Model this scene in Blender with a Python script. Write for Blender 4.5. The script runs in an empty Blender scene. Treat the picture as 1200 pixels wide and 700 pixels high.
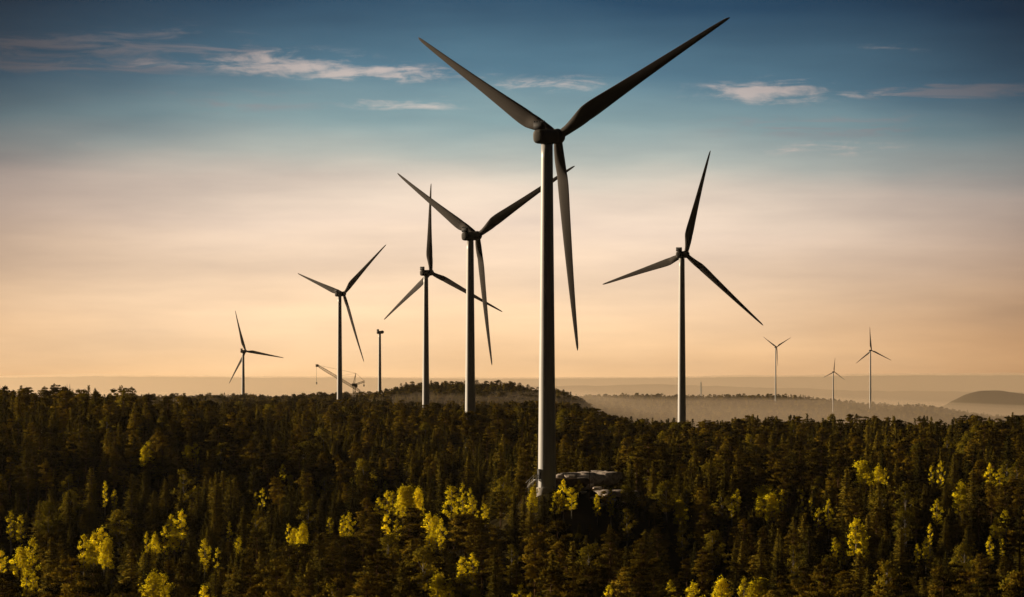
import bpy, bmesh, math, random
import numpy as np
from mathutils import Vector, Matrix

rad = math.radians
FPX, HY = 3120.0, 445.0            # focal length and horizon row of the photograph (1200 px wide)
scene = bpy.context.scene
C = scene.collection

# ------------------------------------------------------------------ camera
cam_d = bpy.data.cameras.new('camera')
cam_d.sensor_width = 36.0
cam_d.lens = 36.0 * FPX / 1200.0
cam_d.shift_y = (HY - 350.0) / 1200.0
cam_d.clip_start = 0.5
cam_d.clip_end = 60000
cam = bpy.data.objects.new('camera', cam_d)
cam.rotation_euler = (rad(90), 0, 0)
C.objects.link(cam)
scene.camera = cam

# ------------------------------------------------------------------ light
SUN_AZ, SUN_EL = -65.0, 12.5       # degrees: azimuth from +Y towards +X, elevation
SUN_STRENGTH = 5.0
HAZE_DENSITY = 0.9e-5
sd = bpy.data.lights.new('sun', 'SUN')
sd.energy = SUN_STRENGTH
sd.angle = rad(0.5)
sd.color = (1.0, 0.79, 0.54)
sun = bpy.data.objects.new('sun', sd)
to_sun = Vector((math.sin(rad(SUN_AZ)) * math.cos(rad(SUN_EL)), math.cos(rad(SUN_AZ)) * math.cos(rad(SUN_EL)), math.sin(rad(SUN_EL))))
sun.rotation_euler = to_sun.to_track_quat('Z', 'Y').to_euler()
sun.location = to_sun * 500
C.objects.link(sun)

scene.view_settings.view_transform = 'Standard'
scene.view_settings.look = 'None'
scene.view_settings.exposure = 0.8
scene.view_settings.gamma = 1.0
scene.render.engine = 'CYCLES'
scene.cycles.use_denoising = True
scene.cycles.max_bounces = 5
scene.cycles.diffuse_bounces = 2
scene.cycles.glossy_bounces = 2
scene.cycles.transmission_bounces = 3
scene.cycles.volume_bounces = 2
scene.cycles.use_adaptive_sampling = False


class NT:
    """small helper for node trees"""
    def __init__(s, tree):
        s.t = tree
        s.n = tree.nodes
    def add(s, kind, **kw):
        n = s.n.new(kind)
        for k, v in kw.items():
            setattr(n, k, v)
        return n
    def link(s, a, b):
        s.t.links.new(a, b)
    def val(s, x):
        return x
    def put(s, sock, x):
        if isinstance(x, (int, float)):
            sock.default_value = x
        elif isinstance(x, (tuple, list)):
            sock.default_value = x
        else:
            s.link(x, sock)
    def math(s, op, a, b=None, c=None, clamp=False):
        n = s.add('ShaderNodeMath', operation=op, use_clamp=clamp)
        s.put(n.inputs[0], a)
        if b is not None: s.put(n.inputs[1], b)
        if c is not None: s.put(n.inputs[2], c)
        return n.outputs[0]
    def mix(s, fac, a, b, mode='MIX'):
        n = s.add('ShaderNodeMix', data_type='RGBA', blend_type=mode)
        s.put(n.inputs[0], fac)
        s.put(n.inputs[6], a if not isinstance(a, tuple) else (*a[:3], 1))
        s.put(n.inputs[7], b if not isinstance(b, tuple) else (*b[:3], 1))
        return n.outputs[2]
    def ramp(s, fac, stops, interp='LINEAR'):
        n = s.add('ShaderNodeValToRGB')
        cr = n.color_ramp
        cr.interpolation = interp
        while len(cr.elements) < len(stops):
            cr.elements.new(0.5)
        for e, (p, c) in zip(cr.elements, stops):
            e.position = p
            e.color = (*c, 1) if isinstance(c, tuple) else (c, c, c, 1)
        s.put(n.inputs[0], fac)
        return n.outputs[0]
    def noise(s, vec, scale, detail=4, rough=0.55, dist=0.0):
        n = s.add('ShaderNodeTexNoise')
        n.inputs['Scale'].default_value = scale
        n.inputs['Detail'].default_value = detail
        n.inputs['Roughness'].default_value = rough
        n.inputs['Distortion'].default_value = dist
        if vec is not None: s.link(vec, n.inputs['Vector'])
        return n.outputs[0]
    def comb(s, x, y, z):
        n = s.add('ShaderNodeCombineXYZ')
        s.put(n.inputs[0], x); s.put(n.inputs[1], y); s.put(n.inputs[2], z)
        return n.outputs[0]
    def smooth(s, x, a, b, o0=0.0, o1=1.0):
        n = s.add('ShaderNodeMapRange', interpolation_type='SMOOTHSTEP')
        s.put(n.inputs[0], x)
        n.inputs[1].default_value = a; n.inputs[2].default_value = b
        n.inputs[3].default_value = o0; n.inputs[4].default_value = o1
        return n.outputs[0]


# ------------------------------------------------------------------ sky
def build_world():
    w = bpy.data.worlds.new('World')
    scene.world = w
    w.use_nodes = True
    T = NT(w.node_tree)
    T.n.clear()
    tc = T.add('ShaderNodeTexCoord')
    sep = T.add('ShaderNodeSeparateXYZ')
    T.link(tc.outputs['Generated'], sep.inputs[0])
    x, y, z = sep.outputs
    el = T.math('MULTIPLY', T.math('ARCSINE', z), 57.2958)
    az = T.math('MULTIPLY', T.math('ARCTAN2', x, y), 57.2958)
    # large soft undulation so no band of the sky is ruler-straight
    warp = T.noise(T.comb(T.math('MULTIPLY', az, 0.10), T.math('MULTIPLY', el, 0.35), 0.0), 1.0, 3)
    # the warm veil reaches higher to the right and curls down at far right
    el2 = T.math('ADD', el, T.math('MULTIPLY', T.math('SUBTRACT', warp, 0.5), 1.5))
    el2 = T.math('ADD', el2, T.math('MULTIPLY', T.math('MAXIMUM', az, 0.0), 0.055))
    S = 1.0 / 30.0
    veil = T.ramp(T.math('MULTIPLY', el2, S, clamp=True), [
        (0.0, (.90, .55, .27)), (0.9 * S, (.93, .63, .37)), (2.0 * S, (.90, .66, .45)), (3.4 * S, (.84, .665, .525)),
        (4.2 * S, (.73, .61, .50)), (4.85 * S, (.43, .46, .42)), (5.6 * S, (.225, .335, .355)), (6.6 * S, (.088, .185, .255)),
        (8.3 * S, (.017, .060, .118)), (12 * S, (.010, .030, .06)), (22 * S, (.008, .018, .034)), (1.0, (.01, .018, .03))])
    # edge vignette put into the sky colour: brightness falls away either side of centre
    a2 = T.math('MULTIPLY', T.math('SUBTRACT', az, 0.3), 1 / 11.5)
    low = T.smooth(el, 0.0, 4.5)
    a2 = T.math('ADD', a2, T.math('MULTIPLY', T.math('SUBTRACT', 1.0, low), 0.28))
    fall = T.math('POWER', 2.718, T.math('MULTIPLY', T.math('MULTIPLY', T.math('POWER', T.math('ABSOLUTE', a2), 2.4), T.math('ADD', T.math('MULTIPLY_ADD', low, 0.50, 0.38), T.smooth(el, 5.0, 8.5, 0.0, 0.55))), -1.0))
    fall = T.math('MAXIMUM', fall, 0.05)
    veil = T.mix(1.0, veil, T.comb(fall, T.math('POWER', fall, T.math('MULTIPLY_ADD', low, -0.32, 1.34)), T.math('POWER', fall, T.math('MULTIPLY_ADD', low, -0.80, 1.72))), 'MULTIPLY')

    sky = T.add('ShaderNodeTexSky', sky_type='NISHITA')
    sky.sun_disc = False
    sky.sun_elevation = rad(SUN_EL)
    sky.sun_rotation = rad(SUN_AZ)
    sky.altitude = 100
    sky.dust_density = 2.0
    nish = T.mix(1.0, sky.outputs[0], (0.017, 0.0155, 0.013), 'MULTIPLY')
    veil = T.mix(1.0, veil, (.70, .70, .70), 'MULTIPLY')
    base = T.mix(T.smooth(el, 8.0, 40.0, 0.92, 0.8), nish, veil)

    # clouds: thin wind-drawn streaks, warm and pale where the low sun catches them
    def blob(a0, e0, wa, we):
        p = T.math('POWER', T.math('ABSOLUTE', T.math('MULTIPLY', T.math('SUBTRACT', az, a0), 1 / wa)), 2.0)
        q = T.math('POWER', T.math('ABSOLUTE', T.math('MULTIPLY', T.math('SUBTRACT', el, e0), 1 / we)), 2.0)
        return T.math('POWER', 2.718, T.math('MULTIPLY', T.math('ADD', p, q), -1.0))
    A = lambda px: math.degrees(math.atan((px - 600) / FPX))
    Ev = lambda py: math.degrees(math.atan((HY - py) / FPX))
    streak = T.noise(T.comb(T.math('MULTIPLY', az, 0.55), T.math('MULTIPLY', el, 4.2), 3.0), 1.0, 9, 0.62, 0.8)
    puff = T.noise(T.comb(T.math('MULTIPLY', az, 1.5), T.math('MULTIPLY', el, 4.0), 9.0), 1.0, 9, 0.62, 0.5)
    tex = T.math('ADD', T.math('MULTIPLY', streak, 0.55), T.math('MULTIPLY', puff, 0.45))
    def layer(blobs, lo, hi, t):
        m = None
        for b, k in blobs:
            v = T.math('MULTIPLY', blob(*b), k)
            m = v if m is None else T.math('MAXIMUM', m, v)
        v = T.math('MULTIPLY', T.smooth(T.math('ADD', t, T.math('MULTIPLY', T.math('SUBTRACT', m, 0.5), 0.26)), lo, hi), T.smooth(m, 0.02, 0.45))
        return T.math('MINIMUM', v, 1.0)
    bright = layer([((A(335), Ev(76), 1.5, .26), 1.0), ((A(445), Ev(86), 2.2, .20), .82), ((A(480), Ev(122), 1.3, .2), .55),
                    ((A(898), Ev(109), 1.4, .25), 1.0), ((A(1005), Ev(113), 1.0, .12), .5), ((A(975), Ev(176), 1.6, .16), .55),
                    ((A(655), Ev(98), 1.3, .18), .6), ((A(150), Ev(78), 2.6, .12), .42), ((A(95), Ev(172), .3, .12), .45), ((A(1040), Ev(60), 1.6, .10), .3)], .42, .66, tex)
    base = T.mix(T.math('MULTIPLY', bright, 0.55), base, T.mix(1.0, (.53, .41, .35), T.comb(fall, fall, fall), 'MULTIPLY'))
    # slate streaks, left
    slate = layer([((A(40), Ev(70), 3.6, .40), .9), ((A(180), Ev(62), 2.6, .5), .55), ((A(980), Ev(150), 3.0, .3), .45), ((A(240), Ev(120), 2.6, .3), .45), ((A(1120), Ev(112), 2.0, .2), .7)], .40, .64, streak)
    base = T.mix(T.math('MULTIPLY', slate, 0.55), base, T.mix(1.0, (.20, .175, .185), T.comb(fall, fall, fall), 'MULTIPLY'))
    # soft horizontal veils in the warm part
    soft = T.noise(T.comb(T.math('MULTIPLY', az, 0.16), T.math('MULTIPLY', el, 1.1), 5.0), 1.0, 6, 0.55)
    base = T.mix(1.0, base, T.ramp(soft, [(0.3, (.86, .86, .88)), (0.7, (1.10, 1.09, 1.07))]), 'MULTIPLY')
    bg = T.add('ShaderNodeBackground')
    T.link(base, bg.inputs[0])
    bg.inputs[1].default_value = 1.0
    out = T.add('ShaderNodeOutputWorld')
    T.link(bg.outputs[0], out.inputs[0])
build_world()


# ------------------------------------------------------------------ object helpers
def tag(o, label=None, cat=None, group=None, kind=None):
    if label: o['label'] = label
    if cat: o['category'] = cat
    if group: o['group'] = group
    if kind: o['kind'] = kind
    return o

def empty(name, loc=(0, 0, 0), rz=0.0):
    o = bpy.data.objects.new(name, None)
    o.empty_display_size = 1.0
    o.location = loc
    o.rotation_euler = (0, 0, rz)
    C.objects.link(o)
    return o

def mesh_np(name, V, faces_flat, nper, mats=(), smooth=False, matidx=None):
    """V (n,3) float, faces_flat ints, nper: verts per face (int or array)"""
    me = bpy.data.meshes.new(name)
    V = np.asarray(V, dtype=np.float32)
    F = np.asarray(faces_flat, dtype=np.int32).ravel()
    if np.isscalar(nper):
        n = len(F) // nper
        tot = np.full(n, nper, dtype=np.int32)
    else:
        tot = np.asarray(nper, dtype=np.int32); n = len(tot)
    start = np.concatenate([[0], np.cumsum(tot)[:-1]]).astype(np.int32)
    me.vertices.add(len(V)); me.vertices.foreach_set('co', V.ravel())
    me.loops.add(len(F)); me.loops.foreach_set('vertex_index', F)
    me.polygons.add(n); me.polygons.foreach_set('loop_start', start); me.polygons.foreach_set('loop_total', tot)
    if smooth: me.polygons.foreach_set('use_smooth', np.ones(n, dtype=bool))
    if matidx is not None: me.polygons.foreach_set('material_index', np.asarray(matidx, dtype=np.int32))
    for m in mats: me.materials.append(m)
    me.update(calc_edges=True)
    return me

def link(name, me, parent=None, loc=None):
    o = bpy.data.objects.new(name, me)
    if parent is not None: o.parent = parent
    if loc is not None: o.location = loc
    C.objects.link(o)
    return o

class MB:
    """collects tubes, rings, boxes into one mesh"""
    def __init__(s): s.v = []; s.f = []
    def loft(s, rings, cap=True):
        b = len(s.v); n = len(rings[0])
        for r in rings: s.v += [tuple(p) for p in r]
        for i in range(len(rings) - 1):
            for j in range(n):
                k = (j + 1) % n
                s.f.append((b + i * n + j, b + i * n + k, b + (i + 1) * n + k, b + (i + 1) * n + j))
        if cap:
            s.f.append(tuple(b + j for j in reversed(range(n))))
            s.f.append(tuple(b + (len(rings) - 1) * n + j for j in range(n)))
    def tube(s, p0, p1, r0, r1=None, n=6, cap=True):
        p0 = Vector(p0); p1 = Vector(p1); r1 = r0 if r1 is None else r1
        q = (p1 - p0).to_track_quat('Z', 'Y').to_matrix()
        rings = []
        for p, r in ((p0, r0), (p1, r1)):
            rings.append([p + q @ Vector((r * math.cos(2 * math.pi * j / n), r * math.sin(2 * math.pi * j / n), 0)) for j in range(n)])
        s.loft(rings, cap)
    def box(s, c, size, rot=None, bevel=0.0):
        cx, cy, cz = c; sx, sy, sz = (d / 2 for d in size)
        R = rot or Matrix.Identity(3)
        b = min(bevel, sx * .9, sy * .9)
        if b > 0:
            out = [(-sx + b, -sy), (sx - b, -sy), (sx, -sy + b), (sx, sy - b), (sx - b, sy), (-sx + b, sy), (-sx, sy - b), (-sx, -sy + b)]
        else:
            out = [(-sx, -sy), (sx, -sy), (sx, sy), (-sx, sy)]
        s.loft([[Vector(c) + R @ Vector((x, y, z)) for x, y in out] for z in (-sz, sz)])
    def mesh(s, name, mats, smooth=False):
        flat = [i for f in s.f for i in f]
        return mesh_np(name, np.array(s.v, dtype=float), flat, np.array([len(f) for f in s.f]), mats, smooth)


def material(name):
    m = bpy.data.materials.new(name)
    m.use_nodes = True
    T = NT(m.node_tree)
    T.n.clear()
    out = T.add('ShaderNodeOutputMaterial')
    return m, T, out

def principled(T, color, rough=0.5, spec=0.5, metal=0.0):
    p = T.add('ShaderNodeBsdfPrincipled')
    T.put(p.inputs['Base Color'], color if not isinstance(color, tuple) else (*color, 1))
    T.put(p.inputs['Roughness'], rough)
    p.inputs['Metallic'].default_value = metal
    p.inputs['Specular IOR Level'].default_value = spec
    return p

def mat_paint(name, col, rough=0.45, spec=0.4, streaks=True):
    m, T, out = material(name)
    tc = T.add('ShaderNodeTexCoord')
    mp = T.add('ShaderNodeMapping'); mp.inputs['Scale'].default_value = (2.2, 2.2, 0.10)
    T.link(tc.outputs['Object'], mp.inputs[0])
    n = T.noise(mp.outputs[0], 1.0, 6, 0.6)
    n2 = T.noise(tc.outputs['Object'], 0.35, 3)
    d = T.ramp(n, [(0.35, 0.80), (0.62, 1.0)])
    c = T.mix(1.0, col, d, 'MULTIPLY')
    c = T.mix(1.0, c, T.ramp(n2, [(0.3, 0.93), (0.7, 1.0)]), 'MULTIPLY')
    p = principled(T, c, rough, spec)
    T.link(p.outputs[0], out.inputs[0])
    return m

def mat_foliage(name, c1, c2, trans, rough=0.7, hue_noise=0.6):
    m, T, out = material(name)
    oi = T.add('ShaderNodeObjectInfo')
    tc = T.add('ShaderNodeTexCoord')
    n = T.noise(tc.outputs['Object'], hue_noise, 3)
    f = T.math('ADD', T.math('MULTIPLY', oi.outputs['Random'], 0.65), T.math('MULTIPLY', n, 0.5), clamp=True)
    c = T.ramp(f, [(0.18, c1), (0.60, tuple(a * .68 + b * .32 for a, b in zip(c1, c2))), (0.98, c2)])
    d = T.add('ShaderNodeBsdfDiffuse'); T.link(c, d.inputs[0])
    tr = T.add('ShaderNodeBsdfTranslucent')
    tcx = T.mix(1.0, c, (1.5, 1.25, 0.5), 'MULTIPLY')
    T.link(tcx, tr.inputs[0])
    ms = T.add('ShaderNodeMixShader'); ms.inputs[0].default_value = trans
    T.link(d.outputs[0], ms.inputs[1]); T.link(tr.outputs[0], ms.inputs[2])
    T.link(ms.outputs[0], out.inputs[0])
    return m

def mat_noise(name, c1, c2, scale, rough=0.85, bump=0.0, coord='Object', scale3=(1, 1, 1), lo=.35, hi=.65):
    m, T, out = material(name)
    tc = T.add('ShaderNodeTexCoord')
    mp = T.add('ShaderNodeMapping'); mp.inputs['Scale'].default_value = scale3
    T.link(tc.outputs[coord], mp.inputs[0])
    n = T.noise(mp.outputs[0], scale, 8, 0.62)
    c = T.ramp(n, [(lo, c1), (hi, c2)])
    p = principled(T, c, rough, 0.0)
    if bump:
        b = T.add('ShaderNodeBump'); b.inputs['Strength'].default_value = 0.8; b.inputs['Distance'].default_value = bump
        T.link(n, b.inputs['Height']); T.link(b.outputs[0], p.inputs['Normal'])
    T.link(p.outputs[0], out.inputs[0])
    return m

M = dict(
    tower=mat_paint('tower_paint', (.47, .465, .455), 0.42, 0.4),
    nacelle=mat_paint('nacelle_paint', (.075, .066, .058), 0.7, 0.15),  # nacelle and hub: silhouette darkness put into the colour
    blade=mat_paint('blade_paint', (.045, .036, .030), 0.75, 0.12),  # backlit silhouette darkness put into the blade colour
    dark=mat_paint('dark_metal', (.035, .035, .038), 0.7, 0.15),
    steel=mat_paint('galvanised_steel', (.35, .34, .33), 0.5, 0.5),
    crane=mat_paint('crane_paint', (.20, .13, .04), 0.5, 0.4),
    rope=mat_paint('wire_rope', (.05, .05, .05), 0.6, 0.4),
    spruce=mat_foliage('spruce_needles', (.011, .012, .003), (.165, .122, .012), 0.15),
    pine=mat_foliage('pine_needles', (.014, .014, .003), (.225, .155, .013), 0.17),
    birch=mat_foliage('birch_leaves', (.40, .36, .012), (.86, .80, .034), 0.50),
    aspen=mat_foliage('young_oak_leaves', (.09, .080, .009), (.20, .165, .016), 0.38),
    bark=mat_noise('spruce_bark', (.03, .022, .015), (.07, .05, .035), 3.0, 0.9),
    pbark=mat_noise('pine_bark', (.05, .028, .014), (.14, .08, .04), 2.0, 0.9),
    bbark=mat_noise('birch_bark', (.12, .10, .08), (.38, .34, .28), 2.5, 0.8),
    dead=mat_noise('dead_wood', (.22, .18, .14), (.40, .34, .28), 2.5, 0.9),
    rock=mat_noise('granite', (.16, .13, .11), (.62, .54, .47), 0.9, 0.85, 0.15, lo=.36, hi=.60),
    pale=mat_noise('pale_rock', (.34, .27, .21), (.78, .69, .60), 1.6, 0.85, 0.1, lo=.34, hi=.58),
    earth=mat_noise('bare_earth', (.035, .024, .016), (.11, .075, .05), 0.8, 0.95, 0.1),
    ground=mat_noise('forest_floor', (.008, .007, .003), (.026, .020, .008), 0.12, 0.95, 0.3),
    concrete=mat_noise('concrete', (.30, .28, .25), (.45, .42, .38), 1.5, 0.9),
)

# ------------------------------------------------------------------ terrain
_rng = np.random.RandomState(5)
_lat = _rng.rand(256, 256)
def vnoise(x, y):
    xi = np.floor(x).astype(int); yi = np.floor(y).astype(int)
    fx = x - xi; fy = y - yi
    fx = fx * fx * (3 - 2 * fx); fy = fy * fy * (3 - 2 * fy)
    g = lambda i, j: _lat[i % 256, j % 256]
    return (g(xi, yi) * (1 - fx) + g(xi + 1, yi) * fx) * (1 - fy) + (g(xi, yi + 1) * (1 - fx) + g(xi + 1, yi + 1) * fx) * fy
def fbm(x, y, o=4):
    s = 0; a = 1.0; t = 0
    for k in range(o):
        s = s + a * vnoise(x * 2 ** k + 17 * k, y * 2 ** k + 31 * k); t += a; a *= .5
    return s / t - 0.5

COLS = np.array([0, 150, 300, 430, 490, 550, 650, 750, 900, 1050, 1200], float)
TH = 15.0
def row(d, ys):
    ys = np.array(ys, float) if hasattr(ys, '__len__') else np.full(len(COLS), float(ys))
    return d, -(ys - HY) / FPX * d - TH
def rowz(d, zs):
    return d, (np.array(zs, float) if hasattr(zs, '__len__') else np.full(len(COLS), float(zs)))
ROWS = [
    rowz(1, -12), rowz(40, -14), rowz(110, -24), rowz(210, -36), row(350, 700), row(480, 648),
    row(560, [598, 598, 600, 600, 600, 604, 612, 604, 598, 598, 596]),
    row(600, [568, 568, 575, 575, 572, 568, 492, 545, 578, 575, 570]),
    row(640, [545, 545, 552, 556, 556, 550, 497, 508, 556, 556, 550]),
    row(720, [500, 502, 528, 535, 540, 540, 528, 530, 538, 535, 525]),
    row(800, [470, 472, 500, 507, 512, 515, 516, 518, 520, 514, 506]),
    row(900, [450, 454, 488, 495, 492, 489, 503, 510, 508, 504, 498]),
    row(1000, [457, 461, 479, 484, 479, 477, 486, 504, 501, 498, 494]),
    row(1130, [470, 473, 476, 480, 484, 486, 486, 499, 493, 490, 489]),
    row(1250, [480, 478, 475, 476, 479, 481, 478, 494, 492, 490, 489]),
    row(1500, [490, 480, 473, 474, 475, 476, 472, 496, 520, 525, 525]),
    row(1900, [485, 480, 471, 473, 472, 472, 474, 510, 530, 532, 532]),
    row(2480, [478, 466, 466, 462, 449, 448, 456, 505, 528, 530, 530]),
    row(2650, [476, 463, 464, 461, 450, 449, 458, 503, 520, 525, 530]),
    row(2950, [480, 468, 464, 466, 470, 472, 480, 497, 510, 518, 524]),
    row(3300, [470, 465, 466, 470, 476, 480, 480, 484, 494, 500, 510]),
    row(3700, [468, 466, 467, 470, 470, 470, 472, 474, 480, 484, 498]),
    row(4300, [466, 465, 465, 465, 464, 463, 463, 462, 462, 473, 487]),
    row(4700, [470, 470, 470, 470, 470, 470, 470, 470, 470, 480, 492]),
    rowz(5400, -95), rowz(6400, -110),
    rowz(7000, [-110] * 9 + [-110, -110]), rowz(7600, [-110] * 9 + [-110, -110]), rowz(8300, [-110] * 9 + [-110, -110]),
    rowz(9500, -120), rowz(10500, [-60, -55, -50, -45, -45, -40, -28, -20, -30, -45, -50]),
    rowz(11500, -70),
    rowz(13000, [10, 12, 8, 6, 5, 5, 6, 8, 14, 22, 18]), rowz(14000, [0, 4, 0, -2, 0, 0, 0, 4, 8, 14, 12]),
    rowz(16000, -120), rowz(19000, -150)]
RD = np.log(np.array([r[0] for r in ROWS])); RZ = np.array([r[1] for r in ROWS])
def ground(x, y):
    x = np.asarray(x, float); y = np.asarray(y, float)
    d = np.maximum(np.hypot(x, y), 1.0)
    a = np.arctan2(x, y)
    px = 600 + FPX * np.tan(np.clip(a, -0.3, 0.3))
    pu = px
    px = np.clip(px, 0, 1200)
    ci = np.clip(np.searchsorted(COLS, px, side='right') - 1, 0, len(COLS) - 2)
    t = (px - COLS[ci]) / (COLS[ci + 1] - COLS[ci]); t = t * t * (3 - 2 * t)
    ld = np.log(d)
    ri = np.clip(np.searchsorted(RD, ld, side='right') - 1, 0, len(RD) - 2)
    s = np.clip((ld - RD[ri]) / (RD[ri + 1] - RD[ri]), 0, 1)
    z = (RZ[ri, ci] * (1 - t) + RZ[ri, ci + 1] * t) * (1 - s) + (RZ[ri + 1, ci] * (1 - t) + RZ[ri + 1, ci + 1] * t) * s
    amp = np.clip(d / 500, 0.05, 1) * np.where(d > 9000, 0.0, 1.0)
    w = np.clip(np.hypot(x - 8, y - 605) / 30 - 0.3, 0, 1)
    z = z + amp * w * (4.5 * fbm(x / 90, y / 90, 3) + 1.2 * fbm(x / 22 + 5, y / 22, 2))
    z = z + 80 * np.exp(-np.abs((pu - 1162) / np.where(pu < 1162, 62, 95)) ** 2.3 - ((d - 7600) / 520) ** 2)
    far = d > 5200
    z = z + np.where(far, 26 * fbm(a * 18 + 3, d / 900, 4) * np.clip((d - 5200) / 5000, 0, 1) * 0.8 + np.where(d > 9000, 1.0, 0.6) * 7 * fbm(a * 220, d / 70, 3), 0)
    return z

def build_ground():
    fine = np.linspace(-15, 15, 520)
    coarse = np.concatenate([np.linspace(-180, -15, 80, endpoint=False), fine, np.linspace(15, 180, 80, endpoint=False)[1:]])
    A = np.radians(coarse); nA = len(A)
    R = np.concatenate([[2, 8, 20], np.geomspace(35, 300, 24, endpoint=False), np.geomspace(300, 5200, 190, endpoint=False), np.geomspace(5200, 19000, 110)])
    AA, RR = np.meshgrid(A, R)
    X = np.sin(AA) * RR; Y = np.cos(AA) * RR
    Z = ground(X, Y)
    V = np.stack([X, Y, Z], -1).reshape(-1, 3)
    n, m = len(R), nA
    i, j = np.meshgrid(np.arange(n - 1), np.arange(m), indexing='ij')
    k = (j + 1) % m
    F = np.stack([i * m + j, (i + 1) * m + j, (i + 1) * m + k, i * m + k], -1).reshape(-1)
    V = np.vstack([V, [[0, 0, -12]]])
    c = len(V) - 1
    jj = np.arange(m)
    tri = np.stack([np.full(m, c), jj, (jj + 1) % m], -1).reshape(-1)
    Fa = np.concatenate([F, tri]); tot = np.concatenate([np.full(len(F) // 4, 4), np.full(m, 3)])
    me = mesh_np('ground', V, Fa, tot, [M['ground']], True)
    o = link('ground', me)
    tag(o, 'dark hilly forest floor rolling out to the far hills', 'ground', kind='structure')
build_ground()

# ------------------------------------------------------------------ tree meshes
def quads(cen, dirv, side, ln, wd):
    """elongated leaf diamonds: centre, long axis, side axis, length, width"""
    cen = np.asarray(cen); n = len(cen)
    ln = np.broadcast_to(np.asarray(ln, float), (n,))[:, None]; wd = np.broadcast_to(np.asarray(wd, float), (n,))[:, None]
    V = np.stack([cen - dirv * ln * .5, cen + side * wd * .5 - dirv * ln * .05, cen + dirv * ln * .5, cen - side * wd * .5 + dirv * ln * .05], 1)
    return V.reshape(-1, 3)
def unit(v): return v / np.maximum(np.linalg.norm(v, axis=-1, keepdims=True), 1e-9)
def leafmesh(name, V, mat, zc=0.0, zw=0.0, up=0.45, mixn=0.7):
    """leaf faces, wound to face outwards, shaded by a blend of the leaf's own and the crown's normal"""
    Q = V.reshape(-1, 4, 3)
    c = Q.mean(1)
    rr = np.hypot(c[:, 0], c[:, 1])
    out = np.stack([c[:, 0], c[:, 1], (c[:, 2] - zc) * zw + up * rr], -1); out = unit(out)
    fn = unit(np.cross(Q[:, 2] - Q[:, 0], Q[:, 3] - Q[:, 1]))
    flip = (fn * out).sum(1) < 0
    Q = np.where(flip[:, None, None], Q[:, ::-1], Q); fn = np.where(flip[:, None], -fn, fn)
    nn = unit(mixn * out + (1 - mixn) * fn)
    V = Q.reshape(-1, 3)
    me = mesh_np(name, V, np.arange(len(V)), 4, [mat], True)
    me.normals_split_custom_set_from_vertices(np.repeat(nn, 4, axis=0).astype(np.float32))
    return me

def trunk_mesh(name, h, r, mat, rng, branches=(), lean=0.02, n=7):
    mb = MB()
    px = py = 0; rings = []
    for i in range(8):
        t = i / 7
        px += rng.uniform(-1, 1) * lean * h / 7; py += rng.uniform(-1, 1) * lean * h / 7
        rr = r * (1 - t) ** 0.8 * (1.35 if i == 0 else 1) + 0.02
        rings.append([(px + rr * math.cos(2 * math.pi * k / n), py + rr * math.sin(2 * math.pi * k / n), t * h - (0.8 if i == 0 else 0)) for k in range(n)])
    mb.loft(rings)
    for p0, p1, rr in branches: mb.tube(p0, p1, rr, rr * .3, 4, False)
    return mb.mesh(name, [mat], True)

def make_spruce(seed, h=13.0, rmax=2.5, narrow=1.0):
    rng = np.random.RandomState(seed); pr = random.Random(seed)
    P = []; brs = []
    z = h * 0.05
    while z < h * 0.985:
        t = (z / h)
        rad_ = rmax * narrow * 1.08 * (1 - t) ** 0.82 * pr.uniform(.62, 1.15) + 0.22
        nb = max(4, int(9 - 4 * t))
        a0 = pr.random() * 6.28
        for k in range(nb):
            if pr.random() < 0.10: continue
            a = a0 + 6.283 * k / nb + pr.uniform(-.25, .25)
            L = rad_ * pr.uniform(.65, 1.18)
            droop = 0.38 * (1 - t) + 0.02
            nl = max(3, int(L * 10.5))
            s = (np.arange(nl) + rng.rand(nl)) / nl
            rr = L * s
            zz = z - droop * L * s ** 1.3 + 0.20 * L * s ** 3
            ca, sa = math.cos(a), math.sin(a)
            wob = rng.normal(0, .10 + .10 * L * (1 - s * .5), nl)
            cx = ca * rr - sa * wob; cy = sa * rr + ca * wob
            cen = np.stack([cx, cy, zz + rng.normal(0, .06, nl) - .06], -1)
            dv = unit(np.stack([ca + rng.normal(0, .5, nl), sa + rng.normal(0, .5, nl), -0.35 + rng.normal(0, .35, nl)], -1))
            sd_ = unit(np.stack([-sa + rng.normal(0, .3, nl), ca + rng.normal(0, .3, nl), rng.normal(0, .45, nl)], -1))
            P.append(quads(cen, dv, sd_, rng.uniform(.38, .72, nl) * (0.6 + .5 * (1 - t)), rng.uniform(.16, .34, nl)))
        z += pr.uniform(.30, .52) * (0.75 + 0.35 * (1 - t))
    # leader
    nl = 34
    cen = np.stack([rng.normal(0, .16, nl), rng.normal(0, .16, nl), h - rng.uniform(0, 1.5, nl)], -1)
    dv = unit(rng.normal(0, .7, (nl, 3)) + [0, 0, .6]); sdv = unit(np.cross(dv, rng.normal(0, 1, (nl, 3))))
    P.append(quads(cen, dv, sdv, .5, .2))
    V = np.vstack(P)
    return leafmesh('spruce_crown', V, M['spruce'], 0, 0, .45, .72), trunk_mesh('spruce_trunk', h * .97, .17, M['bark'], pr, lean=.004)

def clump(cen, rx, rz, n, rng, ls=(.28, .5), ws=(.14, .28), up=0.5):
    u = unit(rng.normal(0, 1, (n, 3))); r = rng.uniform(.35, 1, n) ** .6
    p = u * r[:, None] * [rx, rx, rz]
    # flatter underside
    p[:, 2] = np.where(p[:, 2] < 0, p[:, 2] * .55, p[:, 2])
    dv = unit(u + rng.normal(0, .6, (n, 3)) + [0, 0, up]); sd_ = unit(np.cross(dv, rng.normal(0, 1, (n, 3))))
    return quads(np.asarray(cen) + p, dv, sd_, rng.uniform(*ls, n), rng.uniform(*ws, n))

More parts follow.
